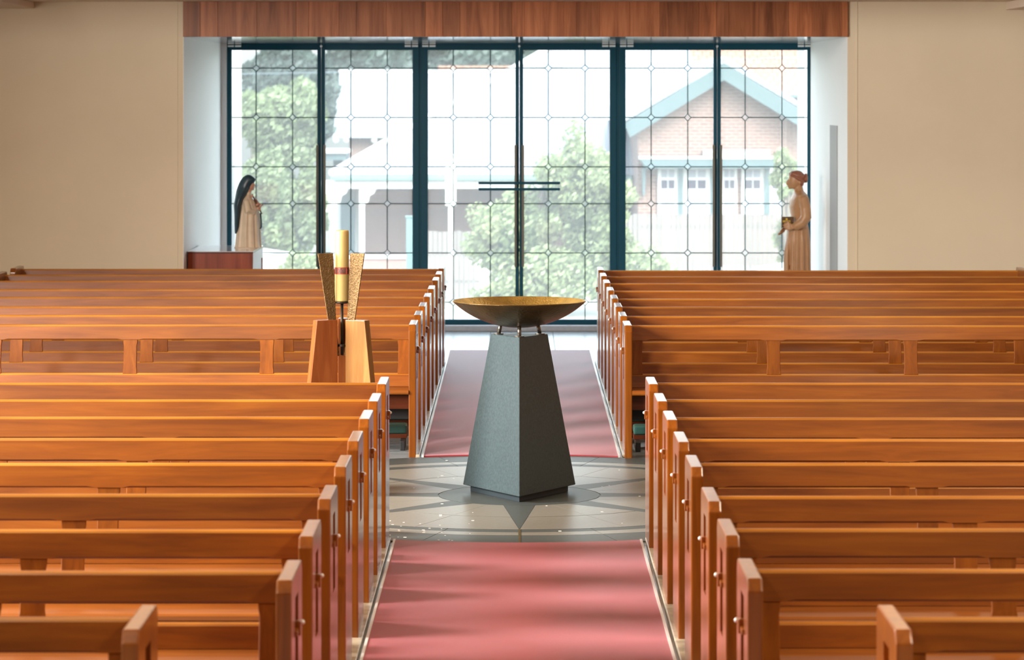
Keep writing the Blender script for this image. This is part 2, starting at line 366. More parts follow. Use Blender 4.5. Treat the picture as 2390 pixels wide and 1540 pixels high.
for i in range(46):
    x, y = (rr.uniform(-.72, -.25), rr.uniform(-1.95, -1.1)) if i < 26 else (rr.uniform(-.75, .75), rr.uniform(-1.9, 1.9))
    if math.hypot(x, y) < .5: continue
    s = rr.uniform(.003, .008); sc_.box(CX+x-s, CX+x+s, CY+y-s*1.6, CY+y+s*1.6, .0062, .0072)
so = sc_.build('paper_scraps', M['paper']); so['kind'] = 'stuff'; tag(so, 'tiny white paper scraps scattered on the stone medallion', 'scraps')

# carpets with curved ends, aluminium edging and kerbs
def carpet(name, label, xl0, xr0, xl1, xr1, y0, y1, curve0, curve1):
    n = 24; R = 1.992; top = []; bot = []
    t = thing(name, label, 'carpet', (0, 0, 0), group='red aisle carpets')
    def yy(x, y, c): return y if not c else CY+c*math.sqrt(R*R-(x-CX)**2)
    near = [(xl0+(xr0-xl0)*i/n) for i in range(n+1)]; fr = [(xl1+(xr1-xl1)*i/n) for i in range(n+1)]
    poly = [(x, yy(x, y0, curve0)) for x in near]+[(x, yy(x, y1, curve1)) for x in reversed(fr)]
    MB().prism(poly, 'z', .001, .014).build('carpet_pile', M['carpet'], t)
    for pts, s in (((poly[0], poly[-1]), -1), ((poly[n], poly[n+1]), 1)):
        (xa, ya), (xb, yb) = pts
        MB().loft([[(xa, ya, .001), (xa-s*.012, ya, .001), (xa-s*.012, ya, .018), (xa, ya, .018)], [(xb, yb, .001), (xb-s*.012, yb, .001), (xb-s*.012, yb, .018), (xb, yb, .018)]]).build('edging_strip', M['strip'], t)
    return poly, n
pA, n_ = carpet('aisle_carpet', 'red aisle carpet in front of the font, striped by soft shadows', -.637, .647, -.637, .643, 4.0, 16.2, 0, -1)
pB, n_ = carpet('aisle_carpet', 'pale lit red aisle carpet behind the font leading to the doors', -.604, .652, -.612, .659, 20.2, pz(0, 1)*0+28.46, 1, 0)
tb = 0
for i, (poly, x0, x1) in enumerate(((pA, -.70, -.650), (pA, .66, .715), (pB, -.665, -.617), (pB, .668, .72))):
    ya, yb = (4.0, 16.35) if i < 2 else (20.12, 27.3)
    struct(MB().box(x0, x1, ya, yb, .0, .02).build('trim_%d' % (4+i), M['kerb'], bev=.004), 'worn stone kerb beside the aisle carpet', 'trim')

# ------------------------------------------------------------------ glazed doors
DY = WIN
ZT, ZB = pz(117, DY), pz(745, DY)             # glass top and bottom
FT, FB = pz(101, DY), pz(757, DY)
struct(MB().box(OL, OR, DY-.16, DY+.25, 0, FB).build('trim_8', M['sill'], bev=.008), 'pale stone threshold under the glazed doors', 'trim')
leaves = [(530, 541, 741, 750), (750, 759, 963, 979), (983, 999, 1203, 1212), (1212, 1221, 1423, 1439), (1444, 1460, 1665, 1673.5), (1673.5, 1682, 1884, 1895)]
vlines = [(598, 683), (819, 904), (1058, 1144.6), (1279.7, 1365.4), (1519.7, 1605), (1739, 1825)]
hl = [pz(y, DY) for y in (159, 274, 389, 475, 590, 705)]
side = ['left', 'centre', 'right']; doors = []
for d in range(3):
    doors.append(sroot('door_%d' % (d+1), '%s pair of dark teal framed leaded glass doors' % side[d], 'door', (px(leaves[2*d][3], DY), DY, 0)))
def octpane(x0, x1, z0, z1, cx0, cx1, cz0, cz1, c):
    """pane outline with cut corners where a diamond sits"""
    p = []
    def corner(x, z, dx, dz, cut, first):
        if not cut: p.append((x, z)); return
        a, b = (x+dx*c, z), (x, z+dz*c)
        p.extend((b, a) if first else (a, b))
    corner(x0, z0, 1, 1, cx0 and cz0, True); corner(x1, z0, -1, 1, cx1 and cz0, False)
    corner(x1, z1, -1, -1, cx1 and cz1, True); corner(x0, z1, 1, -1, cx0 and cz1, False)
    return p
for i, (a, b, c, e) in enumerate(leaves):
    D0 = doors[i//2]; ox = D0.location.x
    A, B, C_, E = [px(v, DY)-ox for v in (a, b, c, e)]
    fm = MB().box(A+.002, B, -.03, .03, FB, FT).box(C_, E-.002, -.03, .03, FB, FT).box(B, C_, -.03, .03, FB, ZB).box(B, C_, -.03, .03, ZT, FT)
    lf = fm.build('door_leaf', M['frame'], D0, bev=.004)
    vx = [px(v, DY)-ox for v in vlines[i]]; xs = [B]+vx+[C_]; zs = [ZT]+hl+[ZB]; dm = .034
    for ci in range(3):
        for ri in range(7):
            po = octpane(xs[ci]+.003, xs[ci+1]-.003, zs[ri+1]+.003, zs[ri]-.003, ci > 0, ci < 2, ri < 6, ri > 0, dm)
            MB().prism(po, 'y', -.0015, .0015).build('pane', M['glass'], lf)
    cm = MB(); t_ = .0043
    for v in vx:
        for ri in range(7): cm.box(v-t_, v+t_, -.006, .006, zs[ri+1]+(dm if ri < 6 else 0), zs[ri]-(dm if ri > 0 else 0))
        for z in hl:
            MB().prism([(v-dm+.004, z), (v, z-dm+.004), (v+dm-.004, z), (v, z+dm-.004)], 'y', -.002, .002).build('diamond_pane', M['glassd'], lf)
            for (p0, p1) in (((v-dm, z), (v, z-dm)), ((v, z-dm), (v+dm, z)), ((v+dm, z), (v, z+dm)), ((v, z+dm), (v-dm, z))):
                cm.tube([(p0[0], 0, p0[1]), (p1[0], 0, p1[1])], .0042, 5)
    for z in hl:
        for ci in range(3): cm.box(xs[ci]+(dm if ci > 0 else 0), xs[ci+1]-(dm if ci < 2 else 0), -.006, .006, z-t_, z+t_)
    cm.build('lead_came', M['lead'], lf)
    # ball stud near the meeting stile, clear pivot fittings at the outer top corner, long pull on the meeting stile
    inner = E if i % 2 == 0 else A; outer = A if i % 2 == 0 else E; sg = 1 if i % 2 == 0 else -1
    ft = MB()
    for zz in (FT+.002, FT-.026):
        for q in (0, 1): ft.tube([(outer+sg*(.012+q*.07), -.05, zz), (outer+sg*(.072+q*.07), -.05, zz)], .011, 8)
    ft.build('pivot_fitting', M['acrylic'], lf)
    x0, x1 = (inner-.047, inner-.024) if i % 2 == 0 else (inner+.024, inner+.047)
    MB().box(x0, x1, -.075, -.05, pz(622, DY), pz(338, DY)).box(x0+.004, x1-.004, -.05, -.03, pz(360, DY)-.02, pz(360, DY)+.02).box(x0+.004, x1-.004, -.05, -.03, pz(600, DY)-.02, pz(600, DY)+.02).build('pull_handle', M['frame2'], lf, bev=.003)
    if i in (2, 3):                            # the cross arms fixed to the pulls of the centre doors
        xo = px(1117 if i == 2 else 1307, DY)-ox
        for yy in (426.5, 441):
            z = pz(yy, DY); MB().box(min(xo, inner), max(xo, inner), -.085, -.06, z-.013, z+.013).build('cross_arm', M['frame'], lf, bev=.002)
for d in range(3):
    MB().ball((0, -.035, pz(108, DY)), .012).build('stud', M['acrylic'], doors[d], True)
    if d < 2:
        xm = (px(leaves[2*d+1][3], DY)+px(leaves[2*d+2][0], DY))/2-doors[d].location.x
        MB().box(xm-.012, xm+.012, -.02, .03, FB, FT).build('mullion', M['frame'], doors[d])
struct(MB().box(px(530, DY), px(1895, DY), DY+.031, DY+.06, FT-.01, ZH).build('trim_9', M['frame']), 'dark head frame above the glazed doors', 'trim')
struct(MB().box(OL, px(530, DY), DY-.03, DY+.03, 0, ZH).build('trim_10', M['white']), 'white jamb left of the glazed doors', 'trim')
struct(MB().box(px(1895, DY), OR, DY-.03, DY+.03, 0, ZH).build('trim_11', M['white']), 'white jamb right of the glazed doors', 'trim')

# ------------------------------------------------------------------ pews
PH, PD, LEAN = .843, .47, .2
def slotted_end(s, x0, slot=True):
    """end board, thickness .047, on the aisle side a sunk upright slot. s=+1: pew runs towards +x"""
    prof = [(0, 0), (PD, 0), (PD, PH-.03), (PD-.025, PH), (.028, PH), (0, PH-.035)]
    o = MB().prism(prof, 'x', s*x0, s*(x0+.047)).build('tmp', M['pew_z'], bev=.006)
    if not slot:
        me = o.data; bpy.data.objects.remove(o); me.name = 'end_board'; return me
    xs = sorted((s*(x0-.05), s*(x0+.02)))
    c = MB().box(xs[0], xs[1], .16, .29, .483, .768).build('tmpc', None)
    md = o.modifiers.new('b', 'BOOLEAN'); md.object = c; md.operation = 'DIFFERENCE'; md.solver = 'EXACT'
    me = evalmesh(o, 'end_board'); bpy.data.objects.remove(o); bpy.data.objects.remove(c); return me
def rail_mesh(s, x0, x1, y, z0, z1, th, stops, name):
    """rail whose lower front edge is stop-chamfered between the stiles"""
    prof = lambda c: [(y, z0+c), (y, z1-.010), (y+.003, z1-.0035), (y+.011, z1), (y+th-.008, z1), (y+th, z1-.008), (y+th, z0), (y+c*1.1, z0)]
    lean = lambda p, q: (p+(q-.43)*LEAN, q)
    st = [(x0, .001)]
    for a, b in stops: st += [(a, .001), (a+.03, .007), (b-.03, .007), (b, .001)]
    st.append((x1, .001))
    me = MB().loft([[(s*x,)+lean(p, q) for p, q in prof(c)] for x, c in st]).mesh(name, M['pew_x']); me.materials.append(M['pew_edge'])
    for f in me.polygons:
        if f.normal.y < -.1 and .45 < f.normal.z < .97: f.material_index = 1  # top front rounding gets the painted highlight
    return me
def pew_parts(s, L, stiles):
    root = thing('church_pew', '', 'pew', group='varnished church pews')
    e = link('end_board', slotted_end(s, 0), root)
    hx = MB().box(*sorted((s*-.008, s*.004)), .14, .31, .652, .67).box(*sorted((s*-.014, s*.004)), .205, .235, .646, .69).build('hook_bar', M['pew_z'], e, bev=.003)
    MB().ball((s*-.012, .3, .672), .008, 8, 6).build('hook_knob', M['strip'], e, True)
    link('end_board', slotted_end(s, L-.047, False), root)
    RY = .285; xi, xo = .047, L-.047
    stops = [(stiles[k]+.055, stiles[k+1]-.055) for k in range(len(stiles)-1)]
    link('top_rail', rail_mesh(s, xi, xo, RY, .722, .818, .032, stops, 'top_rail'), root)
    link('lower_rail', rail_mesh(s, xi, xo, RY+.004, .425, .51, .03, [], 'lower_rail'), root)
    sm = None
    for k, x in enumerate(stiles):
        h = .045 if 0 < k < len(stiles)-1 else .04
        po = [(-h, .505), (h, .505), (h, .53), (h-.0035, .55), (h-.0035, .685), (h, .705), (h, .727), (-h, .727), (-h, .705), (-h+.0035, .685), (-h+.0035, .55), (-h, .53)]
        MB().loft([[(p, y_+(q-.43)*LEAN, q) for p, q in po] for y_ in (RY+.004, RY+.028)]).build('stile', M['pew_s'], root, bev=.002, seg=1, loc=(s*x, 0, 0))
    pr = [(-.012, .412), (-.006, .426), (.008, .432), (.29, .424), (.29, .396), (.0, .4), (-.01, .404)]
    MB().prism(pr, 'x', s*xi, s*xo).build('seat', M['pew_x'], root)
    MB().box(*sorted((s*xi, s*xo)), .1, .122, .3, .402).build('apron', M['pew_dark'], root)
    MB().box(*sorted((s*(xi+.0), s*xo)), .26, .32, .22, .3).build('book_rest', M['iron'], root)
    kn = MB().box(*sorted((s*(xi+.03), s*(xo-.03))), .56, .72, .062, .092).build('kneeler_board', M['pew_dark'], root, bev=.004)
    MB().box(*sorted((s*(xi+.03), s*(xo-.03))), .555, .725, .092, .15).build('kneeler_pad', M['vinyl'], kn, bev=.018, seg=3)
    for x in (xi+.05, xo-.05, L/2):
        MB().box(*sorted((s*(x-.012), s*(x+.02))), .4, .66, .0, .062).build('kneeler_foot', M['iron'], kn, bev=.004)
    return root
ST = [.088, .973, 1.854, 2.73, 3.56]
protoL = pew_parts(-1, 3.65, ST); protoR = pew_parts(1, 3.6, [.087, .968, 1.85, 2.69, 3.512])
protoS = {-1: pew_parts(-1, 3.25, [.087, .85, 1.62, 2.39, 3.16]), 1: pew_parts(1, 3.25, [.087, .85, 1.62, 2.39, 3.16])}
ordn = ['', 'second', 'third', 'fourth', 'fifth', 'sixth', 'seventh']
K = F*(H-.818)
farL = [757, 735, 715, 693, 675, 655, 641, 627.5]; farR = [759, 737.5, 716, 697, 678.5, 661, 645, 631]
nearL = [893, 932, 972, 1022, 1080, 1152, 1235, 1332]; nearR = [893, 932, 974, 1024, 1080, 1157, 1233, 1328]
def block(ys, proto, s, sidew, X0, X1, farblock):
    n = len(ys)
    for i, y in enumerate(ys):
        yw = K/(y-VY)-.38; X = X0+(X1-X0)*i/(n-1)
        if farblock:
            lab = ('front pew of the rear block %s of the aisle, its open back fully in view' % sidew if i == 0 else
                   'last pew of the rear block %s of the aisle, backed against the end wall' % sidew if i == n-1 else
                   '%s pew counted from the font in the rear block %s of the aisle' % (ordn[i], sidew))
        else:
            lab = ('pew nearest the font in the front block %s of the aisle' % sidew if i == 0 else
                   'nearest full length pew in the front block %s of the aisle' % sidew if i == n-1 else
                   '%s pew counted back from the font in the front block %s of the aisle' % (ordn[i], sidew))
        if proto.get('used'): dup(proto, (s*X, yw, 0), lab)
        else: proto.location = (s*X, yw, 0); proto['label'] = lab; proto['used'] = 1
block(farL, protoL, -1, 'left', .642, .616, True); block(farR, protoR, 1, 'right', .680, .677, True)
block(nearL, protoL, -1, 'left', .662, .676, False); block(nearR, protoR, 1, 'right', .664, .693, False)
for s, sw in ((-1, 'bottom left'), (1, 'bottom right')):
    p = protoS[s]; p.location = (s*1.03, K/(1440-VY)-.38, 0)
    p['label'] = 'shorter foremost pew set back from the aisle at the %s of the picture' % sw
for o in bpy.data.objects:
    if 'used' in o: del o['used']

# ------------------------------------------------------------------ baptismal font
font = thing('baptismal_font', 'bronze bowl font on a three sided charcoal stone pillar in the aisle', 'font', (CX, CY, 0))
def tri(R, z): return [(R*math.sin(a), -R*math.cos(a), z) for a in (0, 2*PI/3, 4*PI/3)]
MB().loft([tri(.326, .007), tri(.326, .06)]).build('plinth_base', M['granite2'], font)
MB().loft([tri(.378, .042), tri(.19, .923)]).build('pillar', M['granite'], font, bev=.003, seg=1)
bz, R_, dep = 1.116, .3825, .15
sr = (R_*R_+dep*dep)/(2*dep)
out = [(max(.001, R_*math.sin(PI/2*i/20)), 0) for i in range(21)]
prof = [(r, bz-dep+sr-math.sqrt(sr*sr-r*r)) for r, _ in out]
bowl = MB().lathe(prof+[(R_+.001, bz+.002), (R_-.003, bz+.003)], 72, cap=False).build('bowl', M['bronze'], font, True)
MB().lathe([(R_-.002, bz+.0035)]+[(max(.001, r-.004), z+.006) for r, z in reversed(prof)], 72, cap=False).build('bowl_lining', M['gold'], bowl, True)
for a in (0, 2*PI/3, 4*PI/3):
    x, y = .138*math.sin(a), -.138*math.cos(a); q = MB().tube([(x, y, .92), (x*.88, y*.88, .99)], .011, 12).build('post', M['steel'], font, True)
    MB().lathe([(.028, .9235), (.028, .929), (.012, .93)], 20, (x, y)).build('flange', M['steel'], q)

# ------------------------------------------------------------------ paschal candle and its stand
SX, SY = px(798, 18.3), 18.3
st = thing('candle_stand', 'tall wooden candle stand with three tapered legs and bronze blades', 'candle stand', (SX, SY, 0))
def radial(name, poly, th, ang, m, bev=.003):
    me = MB().prism(poly, 'y', -th/2, th/2).build(name, m, st, bev=bev); me.rotation_euler = (0, 0, ang); return me
zt = pz(745, 18.3)
for k, (ang, mm, bm_) in enumerate(((math.radians(210), 'stand', 'dmetal'), (math.radians(330), 'stand_lit', 'blade'), (math.radians(90), 'stand', 'dmetal'))):
    radial('leg', [(.04, 0), (.285, 0), (.172, zt), (.04, zt)], .052, ang, M[mm], .004)
    radial('blade', [(.018, pz(830, 18.3)), (.036, pz(830, 18.3)), (.044, zt), (.09, zt), (.155, pz(590, 18.3)), (.058, pz(590, 18.3)), (.04, zt+.02)], .008, ang, M['blade' if k < 2 else 'dmetal'], .001)
MB().tube([(0, 0, pz(828, 18.3)), (0, 0, pz(707, 18.3))], .0085, 12).build('rod', M['dmetal'], st, True)
MB().lathe([(.03, pz(808, 18.3)), (.03, pz(803, 18.3)), (.005, pz(802.5, 18.3))], 20).build('clamp_ring', M['dmetal'], st)
MB().lathe([(.035, pz(708, 18.3)), (.043, pz(706, 18.3)), (.043, pz(703.2, 18.3)), (.002, pz(703, 18.3))], 28).build('dish', M['dmetal'], st)
cz0 = pz(703, 18.3)
ca = thing('paschal_candle', 'thick yellow wax candle with a dark red band held in the stand', 'candle', (SX, SY, cz0))
zc = pz(537, 18.3)-cz0; zb0, zb1 = pz(638.5, 18.3)-cz0, pz(624, 18.3)-cz0
MB().lathe([(.037, 0), (.0405, .006), (.0405, zc-.012), (.0385, zc-.003), (.034, zc), (.02, zc-.006), (.002, zc-.01)], 36).build('wax', M['wax'], ca, True)
MB().lathe([(.0405, zb0), (.0414, zb0), (.0414, zb1), (.0405, zb1)], 36).build('band', M['band'], ca)
for z in (zb0, zb1): MB().lathe([(.0405, z-.002), (.0419, z-.002), (.0419, z+.002), (.0405, z+.002)], 36).build('band_edge', M['bandr'], ca)
for a in (200, 235, 310, 345): 
    x, y = .0412*math.cos(math.radians(a)), .0412*math.sin(math.radians(a)); MB().box(x-.003, x+.003, y-.001, y+.001, zb0, zb1).build('band_mark', M['bandr'], ca)
MB().tube([(0, 0, zc-.012), (.001, 0, zc-.001)], .0015, 6).build('wick', M['iron'], ca)

# ------------------------------------------------------------------ cabinet
cbx0, cbx1 = OL+.012, px(590, 27.75); cby0, cby1 = 27.75, 28.85; cz = pz(588, 27.75)
cab = thing('cabinet', 'reddish timber cabinet with white top under the statue of the nun', 'cabinet', (0, 0, 0))
MB().box(cbx0, cbx1, cby0, cby0+.02, .03, cz-.012).build('front_panel', M['cab'], cab, bev=.002)
MB().box(cbx0, cbx1-.01, cby0+.02, cby1-.04, .03, cz-.04).box(cbx0+.03, cbx1-.03, cby0+.03, cby1-.06, 0, .03).build('body', M['white'], cab)
MB().box(cbx0, cbx1, cby1-.04, cby1, .03, cz-.012).build('back_panel', M['cab'], cab, bev=.002)
MB().box(cbx0, cbx1+.004, cby0-.004, cby1, cz-.012, cz).build('top_edge', M['pew_dark'], cab)
MB().box(cbx0, cbx1+.004, cby0-.002, cby1+.004, cz, cz+.006).build('top_panel', mat('polished_white_top', (222, 220, 226), .08, spec=.8), cab)
MB().box(cbx1-.01, cbx1+.002, cby0+.02, cby1-.04, cz-.1, cz-.012).build('drawer_rail', M['white'], cab)

# ------------------------------------------------------------------ statues
def ring(z, u0, u1, hv, n=40, folds=0, amp=0., ph=0., v0=0., tilt=0.):
    cu, ru = (u0+u1)/2, (u1-u0)/2; out = []
    for k in range(n):
        a = 2*PI*k/n; f = 1+amp*math.cos(folds*a+ph)+amp*.5*math.cos((folds*2-3)*a+ph*1.7)
        out.append((cu+ru*math.cos(a)*f, v0+hv*math.sin(a)*f, z+tilt*math.cos(a)))
    return out
def fuse(name, mb, voxel, m, parent, it=6):
    o = mb.build('tmp', None); r = o.modifiers.new('r', 'REMESH'); r.mode = 'VOXEL'; r.voxel_size = voxel
    s_ = o.modifiers.new('s', 'SMOOTH'); s_.iterations = it; s_.factor = .5
    me = evalmesh(o, name); bpy.data.objects.remove(o); me.materials.clear(); me.shade_smooth()
    for q in (m if isinstance(m, list) else [m]): me.materials.append(q)
    return link(name, me, parent)
def finger_hand(mb, wrist, dirv, up, side_, L=.075, r=.0085):
    """palm with four unequal bent fingers and a thumb"""
    w_, d, u, s_ = Vector(wrist), Vector(dirv).normalized(), Vector(up).normalized(), Vector(side_).normalized()
    p = w_+d*L
    mb.loft([[w_+s_*a*.022*k+u*b*.012*k for a, b in ((-1, -1), (1, -1), (1, 1), (-1, 1))] for k in (1,)]+[[p+s_*a*.034+u*b*.011 for a, b in ((-1, -1), (1, -1), (1, 1), (-1, 1))]])
    for i, ln in enumerate((.055, .068, .064, .048)):
        b = p-d*.012+s_*(.028-.0185*i); mb.tube([b, b+d*ln*.5-u*.004, b+d*ln*.8-u*.014, b+d*ln-u*.03], [r, r*.95, r*.85, r*.6], 7)
    b = w_+d*.02+s_*.02; mb.tube([b, b+s_*.026+d*.03, b+s_*.03+d*.06-u*.01], [r*1.1, r, r*.7], 7)

# -- statue of the nun, on the cabinet, facing right
NX, NY = px(350+.0, 28.4)+0, 28.4
NX = px(520+350/5.925, 28.4)
nun = thing('nun_statue', 'small statue of a nun with dark veil holding a crucifix on the cabinet', 'statue', (NX, NY, cz+.0062))
b = MB(); k = .000648
rows = [(0, -.118, .118, .105), (.02, -.112, .113, .10), (.1, -.105, .108, .10), (.19, -.095, .104, .1), (.295, -.082, .098, .1), (.36, -.07, .092, .096), (.426, -.055, .066, .084), (.45, -.04, .04, .055), (.475, -.028, .03, .034), (.52, -.025, .03, .03)]
b.loft([ring(z, u0, u1, v, 60, 11, .055 if z < .3 else .02, z*2) for z, u0, u1, v in rows])
b.ball((.014, 0, .563), (.044, .038, .05), 20, 14)                                   # head
b.tube([(.052, 0, .575), (.061, 0, .556), (.052, 0, .55)], [.005, .008, .004], 6)    # nose
b.ball((.04, 0, .525), (.014, .016, .012)); b.ball((.05, 0, .541), (.008, .012, .005))
for sg in (-1, 1):                                                                  # arms under the cape, folded to the chest
    b.tube([(-.01, sg*.07, .42), (.01, sg*.1, .33), (.05, sg*.07, .32), (.085, sg*.02, .345)], [.03, .033, .028, .018], 12)
    finger_hand(b, (.08, sg*.03, .345), (.5, -sg*.3, .25), (.8, 0, -.3), (0, sg, .2), .03, .0055)
body = fuse('robed_figure', b, .0042, [M['habit'], M['skin']], nun, 3)
for p in body.data.polygons:
    c = p.center
    if c.z > .497 or (c.x > .1 and c.z > .3 and abs(c.y) < .06 and c.z < .42): p.material_index = 1
v = MB()
vr = [(.125, -.117, -.1, .02), (.14, -.12, -.085, .045), (.19, -.121, -.07, .07), (.3, -.122, -.06, .092), (.38, -.127, -.052, .1), (.44, -.116, -.032, .098), (.475, -.11, -.006, .085), (.505, -.105, .012, .068), (.54, -.094, .03, .058), (.575, -.082, .05, .055), (.603, -.068, .068, .052), (.615, -.06, .07, .05), (.63, -.048, .055, .045), (.645, -.028, .035, .03), (.654, -.01, .016, .012)]
v.loft([ring(z, a, c, h, 48, 9, .03 if z < .55 else .008, 1.0) for z, a, c, h in vr])
fuse('veil', v, .004, M['veil'], nun, 2)
cr = MB(); cr.box(-.006, .006, -.005, .005, -.1, .1).box(-.006, .006, -.045, .045, .03, .042)
cx_ = cr.build('crucifix', M['darkwood'], nun, bev=.002, loc=(.082, -.03, .392)); cx_.rotation_euler = (0, -math.radians(26), .2)
MB().tube([(.009, 0, -.05), (.011, 0, .02), (.011, 0, .045)], [.004, .007, .006], 8).tube([(.01, -.035, .045), (.011, 0, .034), (.01, .035, .045)], .0035, 6).build('corpus', M['rose'], cx_, True)
for q in ((.04, -.05, .462), (.098, -.045, .36), (.1, -.02, .39), (.085, -.06, .385), (.105, -.03, .345)):
    rz_ = MB().ball(q, (.013, .013, .011), 10, 7).ball((q[0]+.002, q[1]-.002, q[2]+.006), (.008, .008, .008), 8, 6).build('rose', M['rose'], nun, True)
MB().tube([(.112, -.02, .31), (.118, -.03, .25), (.12, -.03, .19), (.112, -.03, .17)], [.008, .009, .009, .005], 8).build('cord', M['veil'], nun, True)
MB().lathe([(.125, 0), (.125, .006), (.1, .007)], 32).build('base', M['habit'], nun)

# -- carved statue of a woman with a book, standing in the porch, facing left
RX, RY_ = px(1780+500/5.92, 29.5), 29.5
sw = thing('carved_statue', 'carved brown wooden statue of a woman with a bun holding a book', 'statue', (RX, RY_, 0), rz=PI)
b = MB()                                        # local +x is the way she faces
rows = [(.07, -.145, .15, .2), (.12, -.14, .145, .195), (.4, -.12, .13, .18), (.666, -.105, .118, .168), (.86, -.103, .112, .158), (1.0, -.098, .108, .145), (1.06, -.092, .098, .132), (1.10, -.084, .066, .118), (1.13, -.086, .062, .118), (1.2, -.098, .078, .135), (1.265, -.1, .088, .15), (1.33, -.094, .078, .165), (1.375, -.078, .058, .165), (1.395, -.06, .05, .11), (1.41, -.045, .045, .06), (1.44, -.036, .045, .047), (1.48, -.035, .045, .046)]
b.loft([ring(z, u0, u1, v_, 72, 13, (.075 if z < 1.0 else .035) if z < 1.1 else .006, .6+z*.6) for z, u0, u1, v_ in rows])
b.loft([ring(1.43, .03, .09, .025, 28), ring(1.44, -.0, .094, .042, 28), ring(1.47, -.025, .097, .054, 28), ring(1.51, -.04, .098, .06, 28), ring(1.545, -.04, .094, .06, 28), ring(1.575, -.03, .076, .048, 28), ring(1.59, -.01, .05, .025, 28)])   # head
b.tube([(.098, 0, 1.51), (.112, 0, 1.48), (.113, 0, 1.474), (.098, 0, 1.466)], [.008, .012, .011, .006], 8)
b.ball((.084, 0, 1.437), (.014, .02, .012)); b.ball((.097, 0, 1.452), (.009, .018, .008))
for sg in (-1, 1): b.ball((-.002, sg*.064, 1.49), (.014, .008, .024))
# near arm (towards the camera is +y here because the figure is turned round)
b.tube([(-.03, .14, 1.345), (-.046, .172, 1.25), (-.05, .18, 1.175), (-.02, .175, 1.122), (.04, .16, 1.088), (.065, .155, 1.082)], [.05, .05, .052, .052, .042, .027], 14)
finger_hand(b, (.06, .155, 1.082), (1, .1, .05), (0, 1, .1), (.1, -.1, 1), .045, .009)
# far arm, hand open and reaching down
b.tube([(-.02, -.15, 1.34), (-.03, -.18, 1.22), (.02, -.15, 1.13), (.1, -.07, 1.10), (.125, -.02, 1.085)], [.05, .052, .046, .036, .022], 12)
finger_hand(b, (.125, -.02, 1.085), (.4, .35, -.85), (-.8, .1, -.4), (.3, .9, .2), .06, .0085)
# front drape of the dress
b.tube([(.085, .06, 1.05), (.112, .09, .85), (.12, .1, .6), (.12, .1, .3)], [.012, .018, .02, .022], 8)
b.tube([(.085, -.02, 1.05), (.118, -.03, .85), (.128, -.03, .5), (.13, -.03, .2)], [.012, .018, .02, .022], 8)
fig = fuse('robed_figure', b, .0062, [M['carved'], M['skin']], sw, 3)
hb = MB().loft([ring(1.455, -.04, -.01, .045, 40, 7, .03), ring(1.48, -.048, .012, .064, 40, 9, .03), ring(1.515, -.05, .045, .068, 40, 9, .035), ring(1.545, -.05, .09, .067, 40, 9, .04), ring(1.572, -.042, .09, .058, 40, 9, .04), ring(1.592, -.02, .07, .04, 40, 7, .03), ring(1.6, .0, .04, .015, 40)])
hb.ball((-.064, 0, 1.528), (.022, .044, .046), 16, 10)
for sg in (-1, 1):
    hb.tube([(-.045, sg*.045, 1.5), (-.01, sg*.066, 1.51), (.04, sg*.064, 1.54), (.085, sg*.04, 1.555)], [.012, .013, .011, .007], 8); hb.tube([(-.045, sg*.05, 1.54), (0, sg*.064, 1.55), (.06, sg*.05, 1.575)], [.011, .011, .007], 8)
fuse('hair', hb, .005, M['hair'], sw, 2)
bk = MB().box(.06, .172, .105, .135, 1.073, 1.174).build('book', M['cover'], sw, bev=.003)
MB().box(.063, .169, .108, .132, 1.076, 1.171).build('pages', M['paper'], bk)
g = MB(); gx, gz = .125, 1.132
g.box(gx-.009, gx+.009, .135, .138, gz-.018, gz+.03).box(gx-.035, gx+.035, .135, .138, gz-.009, gz+.009); g.build('gilt_cross', M['giltp'], bk, bev=.001, seg=1)
MB().ball((gx, .136, gz-.036), (.012, .003, .01), 12, 6).build('gilt_seal', M['giltp'], bk, True)
MB().prism([(-.2, -.22), (.2, -.22), (.2, .22), (-.2, .22)], 'z', 0, .075).build('base', M['carved'], sw, bev=.01)

# ------------------------------------------------------------------ outside
GZ = -2.0
struct(MB().box(-60, 70, WIN+.3, 160, GZ-.3, GZ).build('ground', M['ground']), 'street and verge outside', 'ground')
struct(MB().box(-4.2, px(560, 33), 32.4, 33.2, GZ, 5).build('wall_porch_left', M['concrete']), 'pale outer porch wall at the left edge of the doors', 'wall')
struct(MB().box(px(1865, 33), 4.2, 32.4, 33.2, GZ, 5).build('wall_porch_right', M['concrete']), 'pale outer porch wall at the right edge of the doors', 'wall')

